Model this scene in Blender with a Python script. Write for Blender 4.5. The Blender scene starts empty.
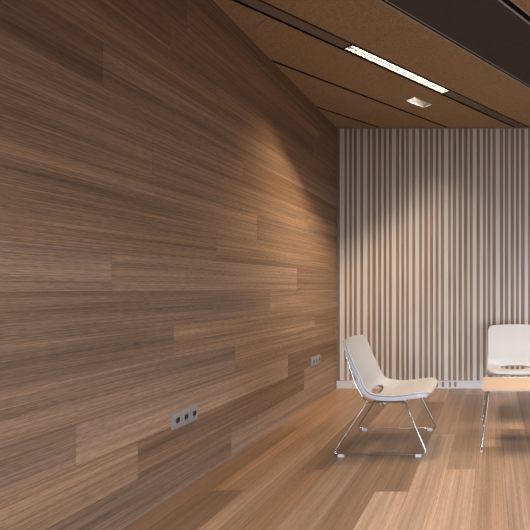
import bpy, bmesh, math, random
from mathutils import Vector, Matrix
random.seed(7)
C = bpy.context.scene.collection
sc = bpy.context.scene

# ------------------------------------------------------------------ camera, world, lights, exposure
XL, XR, YB, YF, ZC = -1.74, 5.0, -4.0, 5.397, 2.92      # room: left, right, behind, far wall plane, ceiling
cam = bpy.data.cameras.new('camera'); camo = bpy.data.objects.new('camera', cam); C.objects.link(camo)
camo.location = (0, 0, 1.13); camo.rotation_euler = (math.pi/2, 0, 0)
cam.sensor_width = 36; cam.lens = 480/530*36; cam.shift_x = -(492-265)/530; cam.shift_y = 22.5/530
cam.clip_start = 0.05
sc.camera = camo
w = bpy.data.worlds.new('world'); sc.world = w; w.use_nodes = True
bg = w.node_tree.nodes['Background']; bg.inputs[0].default_value = (0.72, 0.82, 1.0, 1); bg.inputs[1].default_value = 0.5
sc.view_settings.view_transform = 'Standard'; sc.view_settings.look = 'None'
sc.view_settings.gamma = 1; sc.view_settings.exposure = 0.0

def area(name, loc, direction, sx, sy, power, color, spread=180):
    l = bpy.data.lights.new(name, 'AREA'); l.shape = 'RECTANGLE'; l.size = sx; l.size_y = sy
    l.energy = power; l.color = color; l.spread = math.radians(spread)
    o = bpy.data.objects.new(name, l); C.objects.link(o); o.location = loc
    o.rotation_euler = Vector(direction).to_track_quat('-Z', 'Y').to_euler()
    return o
# daylight through the window wall on the right and the glazing behind the camera
area('window_daylight', (4.85, 0.6, 1.0), (-1, 0.0, -0.5), 6.5, 1.5, 54, (0.78, 0.88, 1.0), 90)
area('rear_window_daylight', (1.9, -3.85, 1.0), (0.0, 1, -0.22), 5.0, 1.2, 92, (0.80, 0.89, 1.0), 58)
# further ceiling lamps of the room, out of view on the near side
for x, y, p in ((-.10, .70, 42), (.85, 1.95, 16), (1.3, 3.4, 14), (1.97, 4.3, 18), (1.1, -1.2, 22), (2.8, 1.0, 14)):
    area('ceiling_lamp', (x, y, 2.90), (0, 0, -1), .5, .12, p, (1.0, .93, .87), 114)

# ------------------------------------------------------------------ helpers
def link(name, me, parent=None):
    o = bpy.data.objects.new(name, me); C.objects.link(o)
    if parent: o.parent = parent
    return o
def obj(name, bm, mats, parent=None, smooth=False):
    me = bpy.data.meshes.new(name)
    bmesh.ops.recalc_face_normals(bm, faces=bm.faces)
    bm.to_mesh(me); bm.free()
    for m in (mats if isinstance(mats, (list, tuple)) else [mats]): me.materials.append(m)
    if smooth:
        for p in me.polygons: p.use_smooth = True
    return link(name, me, parent)
def thing(name, label, cat, loc=(0,0,0), rotz=0, group=None):
    o = bpy.data.objects.new(name, None); C.objects.link(o)
    o.empty_display_size = 0.1
    o.location = loc; o.rotation_euler = (0,0,rotz); o['label'] = label; o['category'] = cat
    if group: o['group'] = group
    return o
def struct(o): o['kind'] = 'structure'; return o
def box(bm, x0, x1, y0, y1, z0, z1, mi=0, M=None):
    vs = [bm.verts.new((x, y, z)) for x in (x0, x1) for y in (y0, y1) for z in (z0, z1)]
    if M:
        for v in vs: v.co = M @ v.co
    fs = []
    for idx in ((0,1,3,2),(4,6,7,5),(0,4,5,1),(2,3,7,6),(0,2,6,4),(1,5,7,3)):
        f = bm.faces.new([vs[i] for i in idx]); f.material_index = mi; fs.append(f)
    return fs
def bevel(bm, w, seg=2, ang=30):
    es = [e for e in bm.edges if e.is_manifold and e.calc_face_angle(0) > math.radians(ang)]
    bmesh.ops.bevel(bm, geom=es, offset=w, segments=seg, affect='EDGES', profile=0.5)
def fillet(pts, r, closed=False, n=6):
    P = [Vector(p) for p in pts]; out = []
    N = len(P)
    for i in range(N):
        if not closed and i in (0, N-1): out.append(P[i]); continue
        a, b, c = P[i-1], P[i], P[(i+1) % N]
        d1 = (a-b).normalized(); d2 = (c-b).normalized()
        half = d1.angle(d2)/2
        t = min(r/math.tan(half), (a-b).length*.45, (c-b).length*.45)
        p0 = b+d1*t; p1 = b+d2*t
        for k in range(n+1):
            s = k/n; out.append(p0*(1-s)**2 + b*2*s*(1-s) + p1*s*s)
    return out
def tube(bm, pts, r, closed=False, seg=10, mi=0):
    P = [Vector(p) for p in pts]; N = len(P); rings = []
    nrm = None
    for i in range(N):
        if closed: t = (P[(i+1)%N]-P[i-1]).normalized()
        else: t = (P[min(i+1,N-1)]-P[max(i-1,0)]).normalized()
        if nrm is None:
            nrm = t.orthogonal().normalized()
        nrm = (nrm - t*nrm.dot(t)).normalized()
        b = t.cross(nrm)
        rings.append([bm.verts.new(P[i]+(nrm*math.cos(2*math.pi*k/seg)+b*math.sin(2*math.pi*k/seg))*r) for k in range(seg)])
    R = N if closed else N-1
    for i in range(R):
        A, B = rings[i], rings[(i+1)%N]
        off = 0
        if closed and i == N-1:
            off = min(range(seg), key=lambda q: (A[0].co-B[q].co).length)
        for k in range(seg):
            bm.faces.new((A[k], A[(k+1)%seg], B[(k+1+off)%seg], B[(k+off)%seg])).material_index = mi
    if not closed:
        bm.faces.new(rings[0][::-1]); bm.faces.new(rings[-1])

# ------------------------------------------------------------------ materials
def mat(name, col=(.8,.8,.8), rough=.5, metal=0, spec=.5):
    m = bpy.data.materials.new(name); m.use_nodes = True
    b = m.node_tree.nodes['Principled BSDF']
    b.inputs['Base Color'].default_value = (*col, 1); b.inputs['Roughness'].default_value = rough
    b.inputs['Metallic'].default_value = metal; b.inputs['Specular IOR Level'].default_value = spec
    return m
def nd(m, t, **kw):
    n = m.node_tree.nodes.new(t)
    for k, v in kw.items(): setattr(n, k, v)
    return n
def speckle(m, c0, c1, scale, bump=0.0, detail=4, stretch=(1,1,1)):
    nt = m.node_tree; b = nt.nodes['Principled BSDF']
    tc = nd(m, 'ShaderNodeTexCoord'); mp = nd(m, 'ShaderNodeMapping'); mp.inputs['Scale'].default_value = stretch
    n = nd(m, 'ShaderNodeTexNoise'); n.inputs['Scale'].default_value = scale; n.inputs['Detail'].default_value = detail
    r = nd(m, 'ShaderNodeValToRGB'); r.color_ramp.elements[0].position = .3; r.color_ramp.elements[1].position = .7
    r.color_ramp.elements[0].color = (*c0, 1); r.color_ramp.elements[1].color = (*c1, 1)
    L = nt.links.new
    L(tc.outputs['Object'], mp.inputs[0]); L(mp.outputs[0], n.inputs['Vector']); L(n.outputs[0], r.inputs[0]); L(r.outputs[0], b.inputs['Base Color'])
    if bump:
        bp = nd(m, 'ShaderNodeBump'); bp.inputs['Strength'].default_value = bump; bp.inputs['Distance'].default_value = .002
        L(n.outputs[0], bp.inputs['Height']); L(bp.outputs[0], b.inputs['Normal'])
    return m
def wood(name, rough, spec, amount=1.0, knots=True):
    """boards: UV.x along the board in metres, UV.y across; 'tint' colour per board is the board's own colour"""
    m = mat(name, rough=rough, spec=spec); nt = m.node_tree; L = nt.links.new; b = nt.nodes['Principled BSDF']
    uv = nd(m, 'ShaderNodeUVMap'); uv.uv_map = 'UVMap'
    at = nd(m, 'ShaderNodeAttribute'); at.attribute_name = 'tint'
    def noise(sx, sy, detail, dist=0, rough_=.5):
        mp = nd(m, 'ShaderNodeMapping'); mp.inputs['Scale'].default_value = (sx, sy, 1)
        n = nd(m, 'ShaderNodeTexNoise'); n.inputs['Scale'].default_value = 1; n.inputs['Detail'].default_value = detail
        n.inputs['Distortion'].default_value = dist; n.inputs['Roughness'].default_value = rough_
        L(uv.outputs[0], mp.inputs[0]); L(mp.outputs[0], n.inputs['Vector']); return n
    def ramp(src, p0, v0, p1, v1):
        r = nd(m, 'ShaderNodeMapRange'); r.inputs['From Min'].default_value = p0; r.inputs['From Max'].default_value = p1
        r.inputs['To Min'].default_value = 1+(v0-1)*amount; r.inputs['To Max'].default_value = 1+(v1-1)*amount
        L(src, r.inputs['Value']); return r.outputs[0]
    def mul(a, c):
        x = nd(m, 'ShaderNodeMath', operation='MULTIPLY'); L(a, x.inputs[0]); L(c, x.inputs[1]); return x.outputs[0]
    broad = noise(.3, 11, 3, .25); mid = noise(.6, 55, 4, .15); fine = noise(1.6, 230, 3, 0); pore = noise(22, 330, 3, 0)
    f = ramp(broad.outputs[0], .3, .76, .7, 1.20)
    f = mul(f, ramp(mid.outputs[0], .30, .76, .68, 1.18))
    f = mul(f, ramp(fine.outputs[0], .33, .70, .63, 1.22))
    f = mul(f, ramp(pore.outputs[0], .30, .72, .60, 1.14))
    if knots:
        mp = nd(m, 'ShaderNodeMapping'); mp.inputs['Scale'].default_value = (1.3, 5.5, 1)
        v = nd(m, 'ShaderNodeTexVoronoi'); v.inputs['Scale'].default_value = 1
        L(uv.outputs[0], mp.inputs[0]); L(mp.outputs[0], v.inputs['Vector'])
        f = mul(f, ramp(v.outputs['Distance'], .0, .35, .055, 1.0))
    hue = noise(.5, 22, 3, .2)
    mx = nd(m, 'ShaderNodeMix', data_type='RGBA'); mx.inputs['A'].default_value = (1.05, .98, .90, 1); mx.inputs['B'].default_value = (.96, 1.0, 1.07, 1)
    L(hue.outputs[0], mx.inputs['Factor'])
    m1 = nd(m, 'ShaderNodeVectorMath', operation='MULTIPLY'); L(at.outputs['Color'], m1.inputs[0]); L(mx.outputs['Result'], m1.inputs[1])
    m2 = nd(m, 'ShaderNodeVectorMath', operation='SCALE'); L(m1.outputs[0], m2.inputs[0]); L(f, m2.inputs['Scale'])
    L(m2.outputs[0], b.inputs['Base Color'])
    bp = nd(m, 'ShaderNodeBump'); bp.inputs['Strength'].default_value = .12; bp.inputs['Distance'].default_value = .0008
    L(fine.outputs[0], bp.inputs['Height']); L(bp.outputs[0], b.inputs['Normal'])
    return m

M_wallwood = wood('veneer_wall', .55, .35)
M_floorwood = wood('oiled_floor_wood', .36, .45, .8)
M_seam = mat('board_seam_shadow_gap', (.10,.06,.04), .9)
M_cork = speckle(mat('wood_wool_ceiling', rough=.95, spec=.1), (.27,.190,.112), (.46,.335,.21), 95, .5, 5)
M_black = mat('black_gap', (.006,.006,.006), .9, 0, .1)
M_darkpanel = speckle(mat('charcoal_ceiling_panel', rough=.42, spec=.4), (.028,.022,.020), (.036,.029,.026), 12)
M_strip = speckle(mat('grey_brown_slot_cover', rough=.6), (.17,.13,.105), (.22,.17,.14), 40)
M_edge = mat('grey_metal_edge', (.50,.49,.47), .4)
M_slat = speckle(mat('painted_white_slat', rough=.6, spec=.3), (.60,.575,.555), (.67,.645,.625), 5, 0, 3, (20,20,.6))
M_backing = speckle(mat('brown_slat_backing', rough=.7, spec=.25), (.24,.172,.128), (.35,.26,.20), 4, 0, 4, (9,9,.5))
M_base = mat('white_baseboard_paint', (.60,.60,.64), .3)
M_white = mat('plain_white_plaster', (.62,.60,.58), .8)
M_shell = speckle(mat('white_polypropylene', rough=.38), (.53,.52,.515), (.55,.54,.535), 6)
M_rim = mat('cool_white_polypropylene_rim', (.50,.50,.56), .32)
M_chrome = mat('polished_chrome', (.55,.54,.53), .2, 1)
M_glide = mat('pale_plastic_glide', (.58,.57,.62), .4)
M_socket = mat('grey_socket_plastic', (.33,.32,.33), .38)
M_socketin = mat('dark_socket_well', (.03,.03,.035), .4)
M_pin = mat('steel_contact', (.5,.5,.5), .3, 1)
M_tabletop = speckle(mat('pale_beech_veneer', rough=.42), (.44,.325,.235), (.55,.425,.32), 3, 0, 5, (1.2, 34, 34))
M_ply = speckle(mat('plywood_edge', rough=.5), (.44,.31,.21), (.56,.43,.33), 3, 0, 3, (1.5, 1.5, 240))
M_louver = mat('darkened_louver', (.035,.035,.034), .5, 0, .2)  # white louver and housing coloured near-black to hold down the lamp's glare
M_reflector = mat('satin_reflector', (.85,.83,.80), .35, 1)
def emit(name, col, s):
    m = mat(name, col, .5); b = m.node_tree.nodes['Principled BSDF']
    b.inputs['Emission Color'].default_value = (*col, 1); b.inputs['Emission Strength'].default_value = s; return m
M_lamp = emit('lamp_tube_glow', (1.0,.90,.76), 3.0)
M_lamp2 = emit('downlight_lamp_glow', (1.0,.93,.82), 12.0)
M_glass = mat('window_glass', (1,1,1), .02); M_glass.node_tree.nodes['Principled BSDF'].inputs['Transmission Weight'].default_value = 1
M_frame = mat('dark_window_frame', (.05,.05,.055), .4)

# ------------------------------------------------------------------ boards
def boards(name, origin, eu, ev, en, rows, mats, parent=None, gap=.0005):
    """rows: (v0, v1, [(u0, u1, tint), ...]); real boards a little proud of a dark backing"""
    bm = bmesh.new(); uvl = bm.loops.layers.uv.new('UVMap'); cl = bm.loops.layers.float_color.new('tint')
    O, U, V, N = (Vector(q) for q in (origin, eu, ev, en))
    for v0, v1, segs in rows:
        for u0, u1, tint in segs:
            su, sv = random.uniform(0, 90), random.uniform(0, 90)
            a0, a1, b0, b1 = u0+gap, u1-gap, v0+gap, v1-gap
            lo = -.003
            def P(u, v, n): return bm.verts.new(O+U*u+V*v+N*n)
            t = [P(a0,b0,0), P(a1,b0,0), P(a1,b1,0), P(a0,b1,0)]; q = [P(a0,b0,lo), P(a1,b0,lo), P(a1,b1,lo), P(a0,b1,lo)]
            co = [(a0,b0),(a1,b0),(a1,b1),(a0,b1)]
            fl = [(t, co)] + [([t[i], q[i], q[(i+1)%4], t[(i+1)%4]], [co[i], co[i], co[(i+1)%4], co[(i+1)%4]]) for i in range(4)]
            for vs, cs in fl:
                f = bm.faces.new(vs)
                for l, c_ in zip(f.loops, cs): l[uvl].uv = (c_[0]+su, c_[1]+sv); l[cl] = (*tint, 1)
    us = [s[k] for r in rows for s in r[2] for k in (0,1)]; vmin = min(r[0] for r in rows); vmax = max(r[1] for r in rows)
    vs = [bm.verts.new(O+U*a+V*b+N*(-.003)) for a, b in ((min(us),vmin),(max(us),vmin),(max(us),vmax),(min(us),vmax))]
    vb = [bm.verts.new(O+U*a+V*b+N*(-.06)) for a, b in ((min(us),vmin),(max(us),vmin),(max(us),vmax),(min(us),vmax))]
    bm.faces.new(vs).material_index = 1; bm.faces.new(vb).material_index = 1
    for i in range(4): bm.faces.new((vs[i], vb[i], vb[(i+1)%4], vs[(i+1)%4])).material_index = 1
    return obj(name, bm, mats, parent)

PAL = {'mid':(.300,.197,.128), 'pale':(.375,.259,.180), 'tan':(.345,.227,.147), 'dark':(.215,.138,.089),
       'grey':(.268,.182,.126), 'red':(.270,.166,.100), 'orange':(.340,.205,.118), 'deep':(.225,.143,.091), 'pink':(.345,.242,.175)}
def tone(k, j=.05):
    c = PAL[k]; f = 1+random.uniform(-j, j); return tuple(x*f for x in c)
def rowsegs(joint, lo, hi, tones, L=2.085):
    """tones: list starting with the board that ENDS at `joint`, then the following ones"""
    k0 = math.ceil((lo-joint)/L); segs = []; a = lo; k = k0
    while a < hi-1e-6:
        bnd = joint+k*L
        if bnd > a+1e-6:
            b = min(bnd, hi)
            key = tones[k] if 0 <= k < len(tones) else random.choice(['mid','tan','grey','pink','deep','pale'])
            segs.append((a, b, tone(key))); a = b
        k += 1
    return segs
W = .1855
wr = [ # joint Y, tones (board before the joint, after, ...)
 (3.206, ['grey','pink','mid']), (2.359, ['tan','deep','pink']), (2.008, ['grey','pale','dark']), (3.25, ['grey','mid','tan']),
 (2.624, ['grey','tan','mid']), (3.762, ['grey','tan','tan']), (2.196, ['pink','pale','grey']), (3.03, ['mid','tan','mid']),
 (3.554, ['tan','mid','tan']), (2.461, ['mid','mid','mid']), (3.354, ['mid','red','mid']), (2.147, ['deep','mid','tan']),
 (3.043, ['red','red','red']), (2.60, ['red','deep','red']), (2.738, ['deep','red','red']), (3.6, ['deep','deep','deep'])]  # top rows: dark veneer, toned down further to paint in the upper wall's shade
rows = []
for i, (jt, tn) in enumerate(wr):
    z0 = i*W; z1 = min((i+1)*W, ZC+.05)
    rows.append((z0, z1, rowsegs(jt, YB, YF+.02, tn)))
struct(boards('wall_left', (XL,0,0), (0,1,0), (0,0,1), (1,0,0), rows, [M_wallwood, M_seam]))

FW = .182; fr = {0:(3.9,['red','orange','orange']), 1:(2.676,['deep','orange','orange']), 2:(3.4,['tan','tan','orange']), 3:(2.98,['red','deep','tan']),
      4:(1.9,['mid','grey','tan']), 5:(3.3,['dark','grey','mid']), 6:(2.66,['pale','dark','tan']), 7:(3.7,['pale','mid','mid']),
      8:(2.985,['pale','grey','tan']), 9:(3.41,['mid','pale','mid']), 10:(3.83,['grey','pale','pink']), 11:(3.2,['mid','deep','mid'])}
rows = []; i = 0; x = XL
while x < XR:
    jt, tn = fr.get(i, (random.uniform(2,4), ['mid','tan','grey']))
    rows.append((x, min(x+FW, XR), rowsegs(jt, YB, YF+.02, tn))); x += FW; i += 1
struct(boards('floor', (0,0,0), (0,1,0), (1,0,0), (0,0,1), rows, [M_floorwood, M_seam]))

# ------------------------------------------------------------------ far wall: white slats on a brown backing
bm = bmesh.new(); box(bm, XL-.06, XR, YF, YF+.1, 0, ZC+.1); wb = struct(obj('wall_back', bm, M_backing))
px = [(339.7,344.2),(346.8,349.0),(351.8,353.6),(356.7,360),(363.1,367.2),(370.1,372.1),(375.8,377.9),(381.2,383.4),(386.4,388.6),(391.8,395.8),
 (399.2,401.2),(404.2,406),(408.8,412.1),(415.2,419),(422,424.1),(427.8,429.8),(433.1,435.4),(438.5,440.7),(444.0,448.1),(450.8,452.9),(456.2,458.4),
 (461.8,463.8),(467.5,469.6),(472.7,476.5),(479.7,482.9),(485.7,487.5),(490.4,492.5),(495.8,499.8),(503.1,505),(508.3,510.6),(514,516),(518.9,521.1),(524.6,528.1)]
SL = [((a-492)/89.14, (b-492)/89.14) for a, b in px]
pitch = .0612; xx = SL[-1][1]+.036; k = 0
while xx < XR-.06:
    wd = (.024,.024,.044,.024,.034)[k % 5]; SL.append((xx, xx+wd)); xx += wd+.037; k += 1
bm = bmesh.new()
for a, b in SL: box(bm, a, b, 5.385, YF+.0005, .088, ZC-.006)
obj('slats', bm, M_slat, wb)
bm = bmesh.new(); box(bm, XL, SL[0][0]-.006, 5.383, YF, .088, ZC-.006); obj('corner_strip', bm, M_strip, wb)
bm = bmesh.new(); box(bm, XL, XR, 5.374, YF, 0, .083)
for cx in (436.9, 443.0, 450.0, 455.3):
    X = (cx-492)/89.3; box(bm, X-.013, X+.013, 5.3732, 5.376, .018, .074, 1)
struct(obj('baseboard_back', bm, [M_base, M_backing]))

# ------------------------------------------------------------------ hidden walls: window wall on the right, glazed wall behind
def window_wall(name, horizontal, c, lo, hi, inward, wins, z0, z1):
    bm = bmesh.new(); t = .12
    def B(a, b, za, zb):
        if b-a < 1e-4: return
        if horizontal: box(bm, a, b, min(c, c-inward*t), max(c, c-inward*t), za, zb)
        else: box(bm, min(c, c-inward*t), max(c, c-inward*t), a, b, za, zb)
    e = lo
    for a, b in wins: B(e, a, 0, ZC+.1); B(a, b, 0, z0); B(a, b, z1, ZC+.1); e = b
    B(e, hi, 0, ZC+.1)
    return struct(obj(name, bm, M_white))
rw = [(-3.4,-1.8),(-1.6,0),(.2,1.8),(2.0,3.6)]
window_wall('wall_right', False, XR, YB, YF, -1, rw, .25, 2.35)
bw = [(-1.2,.6),(.8,2.6),(2.8,4.6)]
window_wall('wall_rear', True, YB, XL, XR, 1, bw, .25, 2.35)
n = 1
for a, b in rw:
    bm = bmesh.new(); f = .05; x0, x1 = XR+.02, XR+.08
    box(bm,x0,x1,a,a+f,.25,2.35); box(bm,x0,x1,b-f,b,.25,2.35); box(bm,x0,x1,a+f,b-f,.25,.3); box(bm,x0,x1,a+f,b-f,2.3,2.35)
    wo = struct(obj('window_%d' % n, bm, M_frame)); n += 1
    bm = bmesh.new(); box(bm, XR+.045, XR+.055, a+f, b-f, .3, 2.3); obj('pane', bm, M_glass, wo)
for a, b in bw:
    bm = bmesh.new(); f = .05; y0, y1 = YB-.08, YB-.02
    box(bm,a,a+f,y0,y1,.25,2.35); box(bm,b-f,b,y0,y1,.25,2.35); box(bm,a+f,b-f,y0,y1,.25,.3); box(bm,a+f,b-f,y0,y1,2.3,2.35)
    wo = struct(obj('window_%d' % n, bm, M_frame)); n += 1
    bm = bmesh.new(); box(bm, a+f, b-f, YB-.055, YB-.045, .3, 2.3); obj('pane', bm, M_glass, wo)

# ------------------------------------------------------------------ ceiling of diagonal panels
UH = Vector((.617, .787, 0)).normalized(); NH = Vector((UH.y, -UH.x, 0))
CM = Matrix(((UH.x, NH.x, 0, 0), (UH.y, NH.y, 0, 0), (0, 0, 1, 0), (0, 0, 0, 1)))   # (u, n, z) -> world
def clip(bm, eps=.0):
    for co, no in (((XL,0,0),(-1,0,0)),((XR,0,0),(1,0,0)),((0,YB,0),(0,-1,0)),((0,YF-.02+eps,0),(0,1,0))):
        g = list(bm.verts)+list(bm.edges)+list(bm.faces)
        r = bmesh.ops.bisect_plane(bm, geom=g, plane_co=co, plane_no=no, clear_outer=True)
        es = [e for e in r['geom_cut'] if isinstance(e, bmesh.types.BMEdge)]
        if es: bmesh.ops.contextual_create(bm, geom=es) if False else bmesh.ops.holes_fill(bm, edges=es)
def cbox(bm, u0, u1, n0, n1, z0, z1, mi=0): box(bm, u0, u1, n0, n1, z0, z1, mi, CM)
def prow(bm, n0, n1, joint, L, z0, z1, g=.0013, skip=None):
    u = joint-math.ceil((joint+6)/L)*L
    while u < 9:
        cbox(bm, u+g, u+L-g, n0, n1, z0, z1); u += L
g = .019
rowsC = [(-5.0,-4.31,2.9),(-4.31,-3.71,3.13),(-3.71,-3.123,2.68),(-2.974,-2.395,2.219),(-1.75,-1.16,2.3)]
nn = -1.16
while nn < 7: rowsC.append((nn, nn+.595, random.uniform(2,3))); nn += .595
bm = bmesh.new()
DL = (3.095, 3.335, -3.485, -3.355)       # downlight opening (u0,u1,n0,n1)
for (a, b, j) in rowsC:
    ga = 0 if a in (-2.974,-1.75) else g; gb = 0 if b in (-3.123,-2.395) else g
    if a == -3.71:                      # panel row with the downlight cut-out
        L = 1.09; u = j-L*8
        while u < 9:
            n0, n1, u0, u1 = a+ga, b-gb, u+.0013, u+L-.0013
            if u0 < DL[0] < u1:
                cbox(bm, u0, DL[0], n0, n1, ZC, ZC+.03); cbox(bm, DL[1], u1, n0, n1, ZC, ZC+.03)
                cbox(bm, DL[0], DL[1], n0, DL[2], ZC, ZC+.03); cbox(bm, DL[0], DL[1], DL[3], n1, ZC, ZC+.03)
            else: cbox(bm, u0, u1, n0, n1, ZC, ZC+.03)
            u += L
    else: prow(bm, a+ga, b-gb, j, 1.09, ZC, ZC+.03)
clip(bm); ceil = struct(obj('ceiling', bm, M_cork))
bm = bmesh.new()
for a in [-4.31, -3.71, -1.16]+[-1.16+.595*q for q in range(1, 13)]: cbox(bm, -6, 9, a-g, a+g, ZC+.004, ZC+.03)
cbox(bm, -6, 9, -2.393, -2.366, ZC+.004, ZC+.03); cbox(bm, -6, 9, -1.803, -1.754, ZC+.004, ZC+.03)
clip(bm); obj('joint_strips', bm, M_black, ceil)
bm = bmesh.new(); box(bm, XL, XR, YB, YF, ZC+.13, ZC+.16); obj('dark_plenum', bm, M_black, ceil)
bm = bmesh.new(); prow(bm, -2.366, -1.812, 2.892, 1.19, ZC-.002, ZC+.03, .001); clip(bm); obj('dark_panels', bm, M_darkpanel, ceil)
bm = bmesh.new()
for a, b in ((-2.3985,-2.393),(-2.366,-2.3605),(-1.812,-1.803),(-1.754,-1.749)): cbox(bm, -6, 9, a, b, ZC-.004, ZC+.03)
clip(bm); struct(obj('trim_1', bm, M_edge))
# slot: black side walls, cover strip either side of the linear lamp
LU0, LU1 = 2.15, 3.185
bm = bmesh.new()
cbox(bm, -6, 9, -3.123, -3.117, ZC, ZC+.06, 1); cbox(bm, -6, 9, -2.98, -2.974, ZC, ZC+.06, 1); cbox(bm, -6, 9, -3.117, -2.98, ZC+.062, ZC+.07, 1)
for u0, u1 in ((-6, LU0-.01), (LU1+.01, 9)): cbox(bm, u0, u1, -3.117, -3.097, ZC+.008, ZC+.02, 1); cbox(bm, u0, u1, -3.000, -2.98, ZC+.008, ZC+.02, 1)
for u0, u1 in ((-6, LU0-.01), (LU1+.01, 9)): cbox(bm, u0, u1, -3.097, -3.000, ZC+.002, ZC+.02, 0)
u = 3.75
while u < 4.6: cbox(bm, u, u+.012, -3.099, -2.998, ZC-.003, ZC+.003, 0); u += .04
clip(bm); struct(obj('trim_2', bm, [M_strip, M_black]))

# ------------------------------------------------------------------ linear ceiling light
um, nm = (LU0+LU1)/2, -3.046
base = CM @ Vector((um, nm, ZC))
rot = math.atan2(UH.y, UH.x)
lt = thing('linear_ceiling_light', 'long narrow white louvred light glowing in the dark ceiling slot', 'ceiling light', base, rot)
H = (LU1-LU0)/2; hw = .046
bm = bmesh.new()
box(bm, -H, H, -hw-.006, -hw, -.002, .055); box(bm, -H, H, hw, hw+.006, -.002, .055)
box(bm, -H-.004, -H, -hw-.006, hw+.006, -.002, .055); box(bm, H, H+.004, -hw-.006, hw+.006, -.002, .055)
box(bm, -H, H, -hw, hw, .052, .056)
obj('housing', bm, M_louver, lt)
for s in (-1, 1):
    bm = bmesh.new(); c = s*H/2; hl = H/2-.006
    box(bm, c-hl, c+hl, -hw+.001, -hw+.006, 0, .018); box(bm, c-hl, c+hl, hw-.006, hw-.001, 0, .018)
    box(bm, c-hl, c+hl, -.003, .003, 0, .018)
    k = c-hl
    while k < c+hl: box(bm, k, k+.003, -hw+.006, -.003, 0, .018); box(bm, k, k+.003, .003, hw-.006, 0, .018); k += .022
    obj('louver', bm, M_louver, lt)
    bm = bmesh.new(); tube(bm, [(c-hl+.01, 0, .045), (c+hl-.01, 0, .045)], .006, seg=12); obj('lamp_tube', bm, M_lamp, lt, True)
def lampchild(name, parent, loc, sx, sy, power, col, spread, rx=0, ry=0):
    l = bpy.data.lights.new(name, 'AREA'); l.shape = 'RECTANGLE'; l.size = sx; l.size_y = sy; l.energy = power; l.color = col; l.spread = math.radians(spread)
    o = bpy.data.objects.new(name, l); C.objects.link(o); o.parent = parent; o.location = loc; o.rotation_euler = (rx, ry, 0); return o
lampchild('lamp_light', lt, (0, 0, .038), 2*H-.03, .015, 110, (1.0,.75,.49), 180)

# ------------------------------------------------------------------ recessed rectangular downlight
du, dn = (DL[0]+DL[1])/2, (DL[2]+DL[3])/2
dl = thing('recessed_downlight', 'small rectangular downlight set flush in the brown ceiling, nearest the slatted wall', 'ceiling light', CM @ Vector((du, dn, ZC)), rot)
a, b = (DL[1]-DL[0])/2-.001, (DL[3]-DL[2])/2-.001
bm = bmesh.new(); t = .008
box(bm,-a,a,-b,-b+t,-.003,.03); box(bm,-a,a,b-t,b,-.003,.03); box(bm,-a,-a+t,-b+t,b-t,-.003,.03); box(bm,a-t,a,-b+t,b-t,-.003,.03)
obj('trim_frame', bm, M_edge, dl)
bm = bmesh.new(); lo = [(-a+t,-b+t,.0),(a-t,-b+t,.0),(a-t,b-t,.0),(-a+t,b-t,.0)]; hi = [(-.05,-.03,.085),(.05,-.03,.085),(.05,.03,.085),(-.05,.03,.085)]
L0 = [bm.verts.new(p) for p in lo]; H0 = [bm.verts.new(p) for p in hi]
for i in range(4): bm.faces.new((L0[i], L0[(i+1)%4], H0[(i+1)%4], H0[i]))
bm.faces.new(H0)
obj('reflector', bm, M_reflector, dl)
bm = bmesh.new(); tube(bm, [(-.04,0,.068),(.04,0,.068)], .012, seg=12); obj('lamp', bm, M_lamp2, dl, True)
lampchild('lamp_light', dl, (0, 0, .05), .12, .06, 4.5, (1.0,.86,.68), 105)

# ------------------------------------------------------------------ wall sockets
def socket(label, y0, z, n=3):
    t = thing('power_outlet', label, 'power outlet', (XL, y0, z))
    m = .0735; bm = bmesh.new(); box(bm, .0002, .010, 0, m*n, -.043, .043); bevel(bm, .0025); obj('cover_plate', bm, M_socket, t)
    for i in range(n):
        c = m*(i+.5)
        bm = bmesh.new(); box(bm, .0101, .013, c-.030, c+.030, -.031, .031)
        bevel(bm, .002)
        s = obj('socket_insert', bm, M_socket, t)
        bm = bmesh.new()
        ring = [(0.0132, c+.0205*math.cos(q*math.pi/12), .0205*math.sin(q*math.pi/12)) for q in range(24)]
        tube(bm, ring, .0018, True, 6); obj('socket_rim', bm, M_socket, s, True)
        bm = bmesh.new(); f = [bm.verts.new((.0134, p[1], p[2])) for p in ring]; g_ = [bm.verts.new((.0128, p[1], p[2])) for p in ring]
        bm.faces.new(f); bm.faces.new(g_)
        for q in range(24): bm.faces.new((f[q], g_[q], g_[(q+1)%24], f[(q+1)%24]))
        obj('socket_well', bm, M_socketin, s)
        for e in (.013, -.019):
            bm = bmesh.new(); box(bm, .0134, .0142, c-.003, c+.003, e, e+.006); obj('earth_contact', bm, M_pin, s)
    return t
socket('grey three-gang power outlet on the plank wall, the nearer and larger-looking of two', 2.602, .400)
socket('small grey power outlet on the plank wall beside the slatted wall, the farther of two', 4.62, .412)

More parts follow.
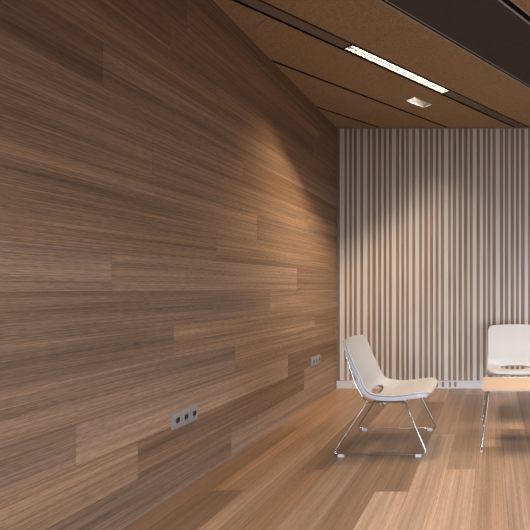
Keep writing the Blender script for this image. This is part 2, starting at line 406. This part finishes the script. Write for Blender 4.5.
# ------------------------------------------------------------------ lounge chair (faces local +x, origin on the floor between the runners)
PR = [(-.272,.778),(-.246,.705),(-.214,.622),(-.172,.522),(-.146,.444),(-.114,.397),(-.066,.374),(0,.369),(.07,.379),(.15,.398),(.23,.414),(.275,.420),(.305,.416),(.322,.405),(.326,.392)]
def catmull(P, n=16):
    out = []
    for i in range(len(P)-1):
        p0 = Vector(P[max(i-1,0)]); p1 = Vector(P[i]); p2 = Vector(P[i+1]); p3 = Vector(P[min(i+2,len(P)-1)])
        for k in range(n):
            t = k/n; out.append(.5*((2*p1)+(p2-p0)*t+(2*p0-5*p1+4*p2-p3)*t*t+(3*p1-p0-3*p2+p3)*t**3))
    out.append(Vector(P[-1])); return out
CV = catmull(PR); SS = [0]
for i in range(1, len(CV)): SS.append(SS[-1]+(CV[i]-CV[i-1]).length)
LT = SS[-1]
def prof(s):
    s = max(0, min(LT, s))
    for i in range(1, len(SS)):
        if SS[i] >= s:
            t = (s-SS[i-1])/(SS[i]-SS[i-1]); p = CV[i-1].lerp(CV[i], t); d = (CV[min(i+1,len(CV)-1)]-CV[max(i-2,0)]).normalized(); return p, d
S_H = next(SS[i] for i in range(len(CV)) if CV[i].y < .385 and CV[i].x > -.2)     # the hand hole sits at the fold
def shell_bm(hw, off, thick, inset, grow=0, skirt=0):
    """curved shell: profile swept across, dished, rounded corners, oval hand hole; off = distance behind the profile"""
    bm = bmesh.new(); NV, NS = 56, 120; grid = []
    rt, rf = .045, .085
    flat = {}
    for j in range(NV+1):
        q = j/NV*2-1; v = math.sin(q*math.pi/2)*hw*.35+q*hw*.65
        e = abs(v)
        def cut(r): 
            d = e-(hw-r); return 0 if d <= 0 else r-math.sqrt(max(0, r*r-d*d))
        s0 = inset+cut(rt)+.022*(e/hw)**2; s1 = LT-inset-cut(rf)-.018*(e/hw)**2
        col = []
        for i in range(NS+1):
            s = s0+(s1-s0)*i/NS; vert = bm.verts.new((0,0,0)); flat[vert] = [s, v]; col.append(vert)
        grid.append(col)
    ha, hb = .14+grow, .032+grow
    ins = lambda s, v, k=1: ((v/(ha*k))**2+((s-S_H)/(hb*k))**2) < 1
    faces = []
    for j in range(NV):
        for i in range(NS):
            q = [grid[j][i], grid[j+1][i], grid[j+1][i+1], grid[j][i+1]]
            cs = sum(flat[x][0] for x in q)/4; cv = sum(flat[x][1] for x in q)/4
            if ins(cs, cv): continue
            bm.faces.new(q)
    for x in [x for x in bm.verts if not x.link_faces]: flat.pop(x); bm.verts.remove(x)
    for x in bm.verts:
        s, v = flat[x]
        if x.is_boundary and abs(v) < ha*1.15 and abs(s-S_H) < hb*1.8:
            r = math.sqrt((v/ha)**2+((s-S_H)/hb)**2); flat[x] = [S_H+(s-S_H)/r, v/r]
    NR = {}
    for x in bm.verts:
        s, v = flat[x]; p, d = prof(s); nrm = Vector((-d.y, d.x)) * -1
        if nrm.dot(Vector((1, 1))) < 0: nrm = -nrm
        back = max(0, min(1, (S_H+.05-s)/.2))
        e = abs(v)/hw
        dish = (.014+.028*math.exp(-((s-S_H-.04)/.17)**2)+.004*back)*e**2.2*(1-.6*max(0, (s-.6*LT)/(.4*LT)))
        w_ = p+nrm*(dish-off); NR[x] = nrm; x.co = (w_.x, v*(1-.04*back), w_.y)
    if skirt:
        edge = [e for e in bm.edges if e.is_boundary and not all(ins(*flat[q], 1.1) for q in e.verts)]
        pair = {}
        for e in edge:
            for q in e.verts:
                if q not in pair:
                    n_ = NR[q]; pair[q] = bm.verts.new(q.co-Vector((n_.x, 0, n_.y))*skirt*(.5+.5*min(1, max(0, (flat[q][0]-.15)/.2))))
        for e in edge: bm.faces.new((e.verts[0], e.verts[1], pair[e.verts[1]], pair[e.verts[0]]))
    bmesh.ops.recalc_face_normals(bm, faces=bm.faces)
    return bm
def make_chair(label):
    t = thing('lounge_chair', label, 'chair', group='white shell lounge chairs')
    for nm_, hw_, off, th, ins_, m_ in (('seat_shell', .262, 0, .009, .003, M_shell), ('under_shell', .268, .0115, .009, 0, M_rim)):
        bm = shell_bm(hw_, off, th, ins_,   .022 if off else 0, .027 if off else 0)
        o = obj(nm_, bm, m_, t, True)
        zc = sum(p.normal.z for p in o.data.polygons)
        md = o.modifiers.new('solid', 'SOLIDIFY'); md.thickness = th; md.offset = -1 if zc > 0 else 1; md.use_even_offset = False
        bv = o.modifiers.new('bevel', 'BEVEL'); bv.width = .003; bv.segments = 2; bv.limit_method = 'ANGLE'; bv.angle_limit = math.radians(50)
    for s in (-1, 1):
        yb, yt = s*.295, s*.232
        bm = bmesh.new()
        pts = fillet([(-.325,yb,.0165),(.309,yb,.0165),(.149,yt,.352),(-.109,yt,.349)], .028, True)
        tube(bm, pts, .0056, True, 10)
        fr_ = obj('side_frame', bm, M_chrome, t, True)
        bm = bmesh.new()
        tube(bm, fillet([(-.100,s*.232,.349),(-.140,s*.215,.375),(-.196,s*.215,.475),(-.268,s*.205,.690),(-.260,s*.19,.708)], .05), .0050)
        obj('back_rail', bm, M_chrome, t, True)
        for x in (-.266, .250):
            bm = bmesh.new(); box(bm, x-.019, x+.019, yb-.008, yb+.008, .0005, .020); bevel(bm, .003); obj('glide', bm, M_glide, t)
    for x, z in ((-.005,.344),(.128,.352)):
        bm = bmesh.new(); tube(bm, [(x,-.232,z),(x,-.215,z-.012),(x,.215,z-.012),(x,.232,z)], .006)
        obj('cross_bar', bm, M_chrome, t, True)
        for s in (-1, 1):
            bm = bmesh.new(); box(bm, x-.02, x+.02, s*.19-.014, s*.19+.014, z-.015, z+.008); bevel(bm, .003); obj('mounting_block', bm, M_rim, t)
    return t
c1 = make_chair('white shell lounge chair seen from the side, standing alone beside the plank wall')
c1.location = (-.740, 3.495, 0)
c2 = c1.copy(); C.objects.link(c2)
for ch in list(c1.children):
    k = ch.copy(); C.objects.link(k); k.parent = c2
c2.location = (.217, 4.365, 0); c2.rotation_euler = (0, 0, -math.pi/2)
c2['label'] = 'white shell lounge chair facing the camera, behind the pale wooden table at the right edge'

# ------------------------------------------------------------------ low table
tb = thing('side_table', 'low pale wooden table on thin chrome sled legs, cut off by the right edge', 'table', (.23, 3.545, 0))
bm = bmesh.new(); box(bm, -.30, .30, -.223, .223, .411, .427)
bmesh.ops.bevel(bm, geom=[e for e in bm.edges if abs(e.verts[0].co.z-e.verts[1].co.z) > .01], offset=.012, segments=4, affect='EDGES')
bevel(bm, .0015, 2, 60)
for f in bm.faces: f.material_index = 0 if abs(f.normal.z) > .5 else 1
obj('tabletop', bm, [M_tabletop, M_ply], tb)
for s in (-1, 1):
    bm = bmesh.new()
    tube(bm, fillet([(s*.303,-.287,.0165),(s*.303,.287,.0165),(s*.252,.150,.402),(s*.252,-.150,.402)], .028, True), .0056, True)
    obj('sled_leg', bm, M_chrome, tb, True)
    for y in (-.235, .235):
        bm = bmesh.new(); box(bm, s*.303-.008, s*.303+.008, y-.019, y+.019, .0005, .020); bevel(bm, .003); obj('glide', bm, M_glide, tb)
for y in (-.13, .13):
    bm = bmesh.new(); tube(bm, [(-.252,y,.402),(.252,y,.402)], .006); obj('cross_bar', bm, M_chrome, tb, True)
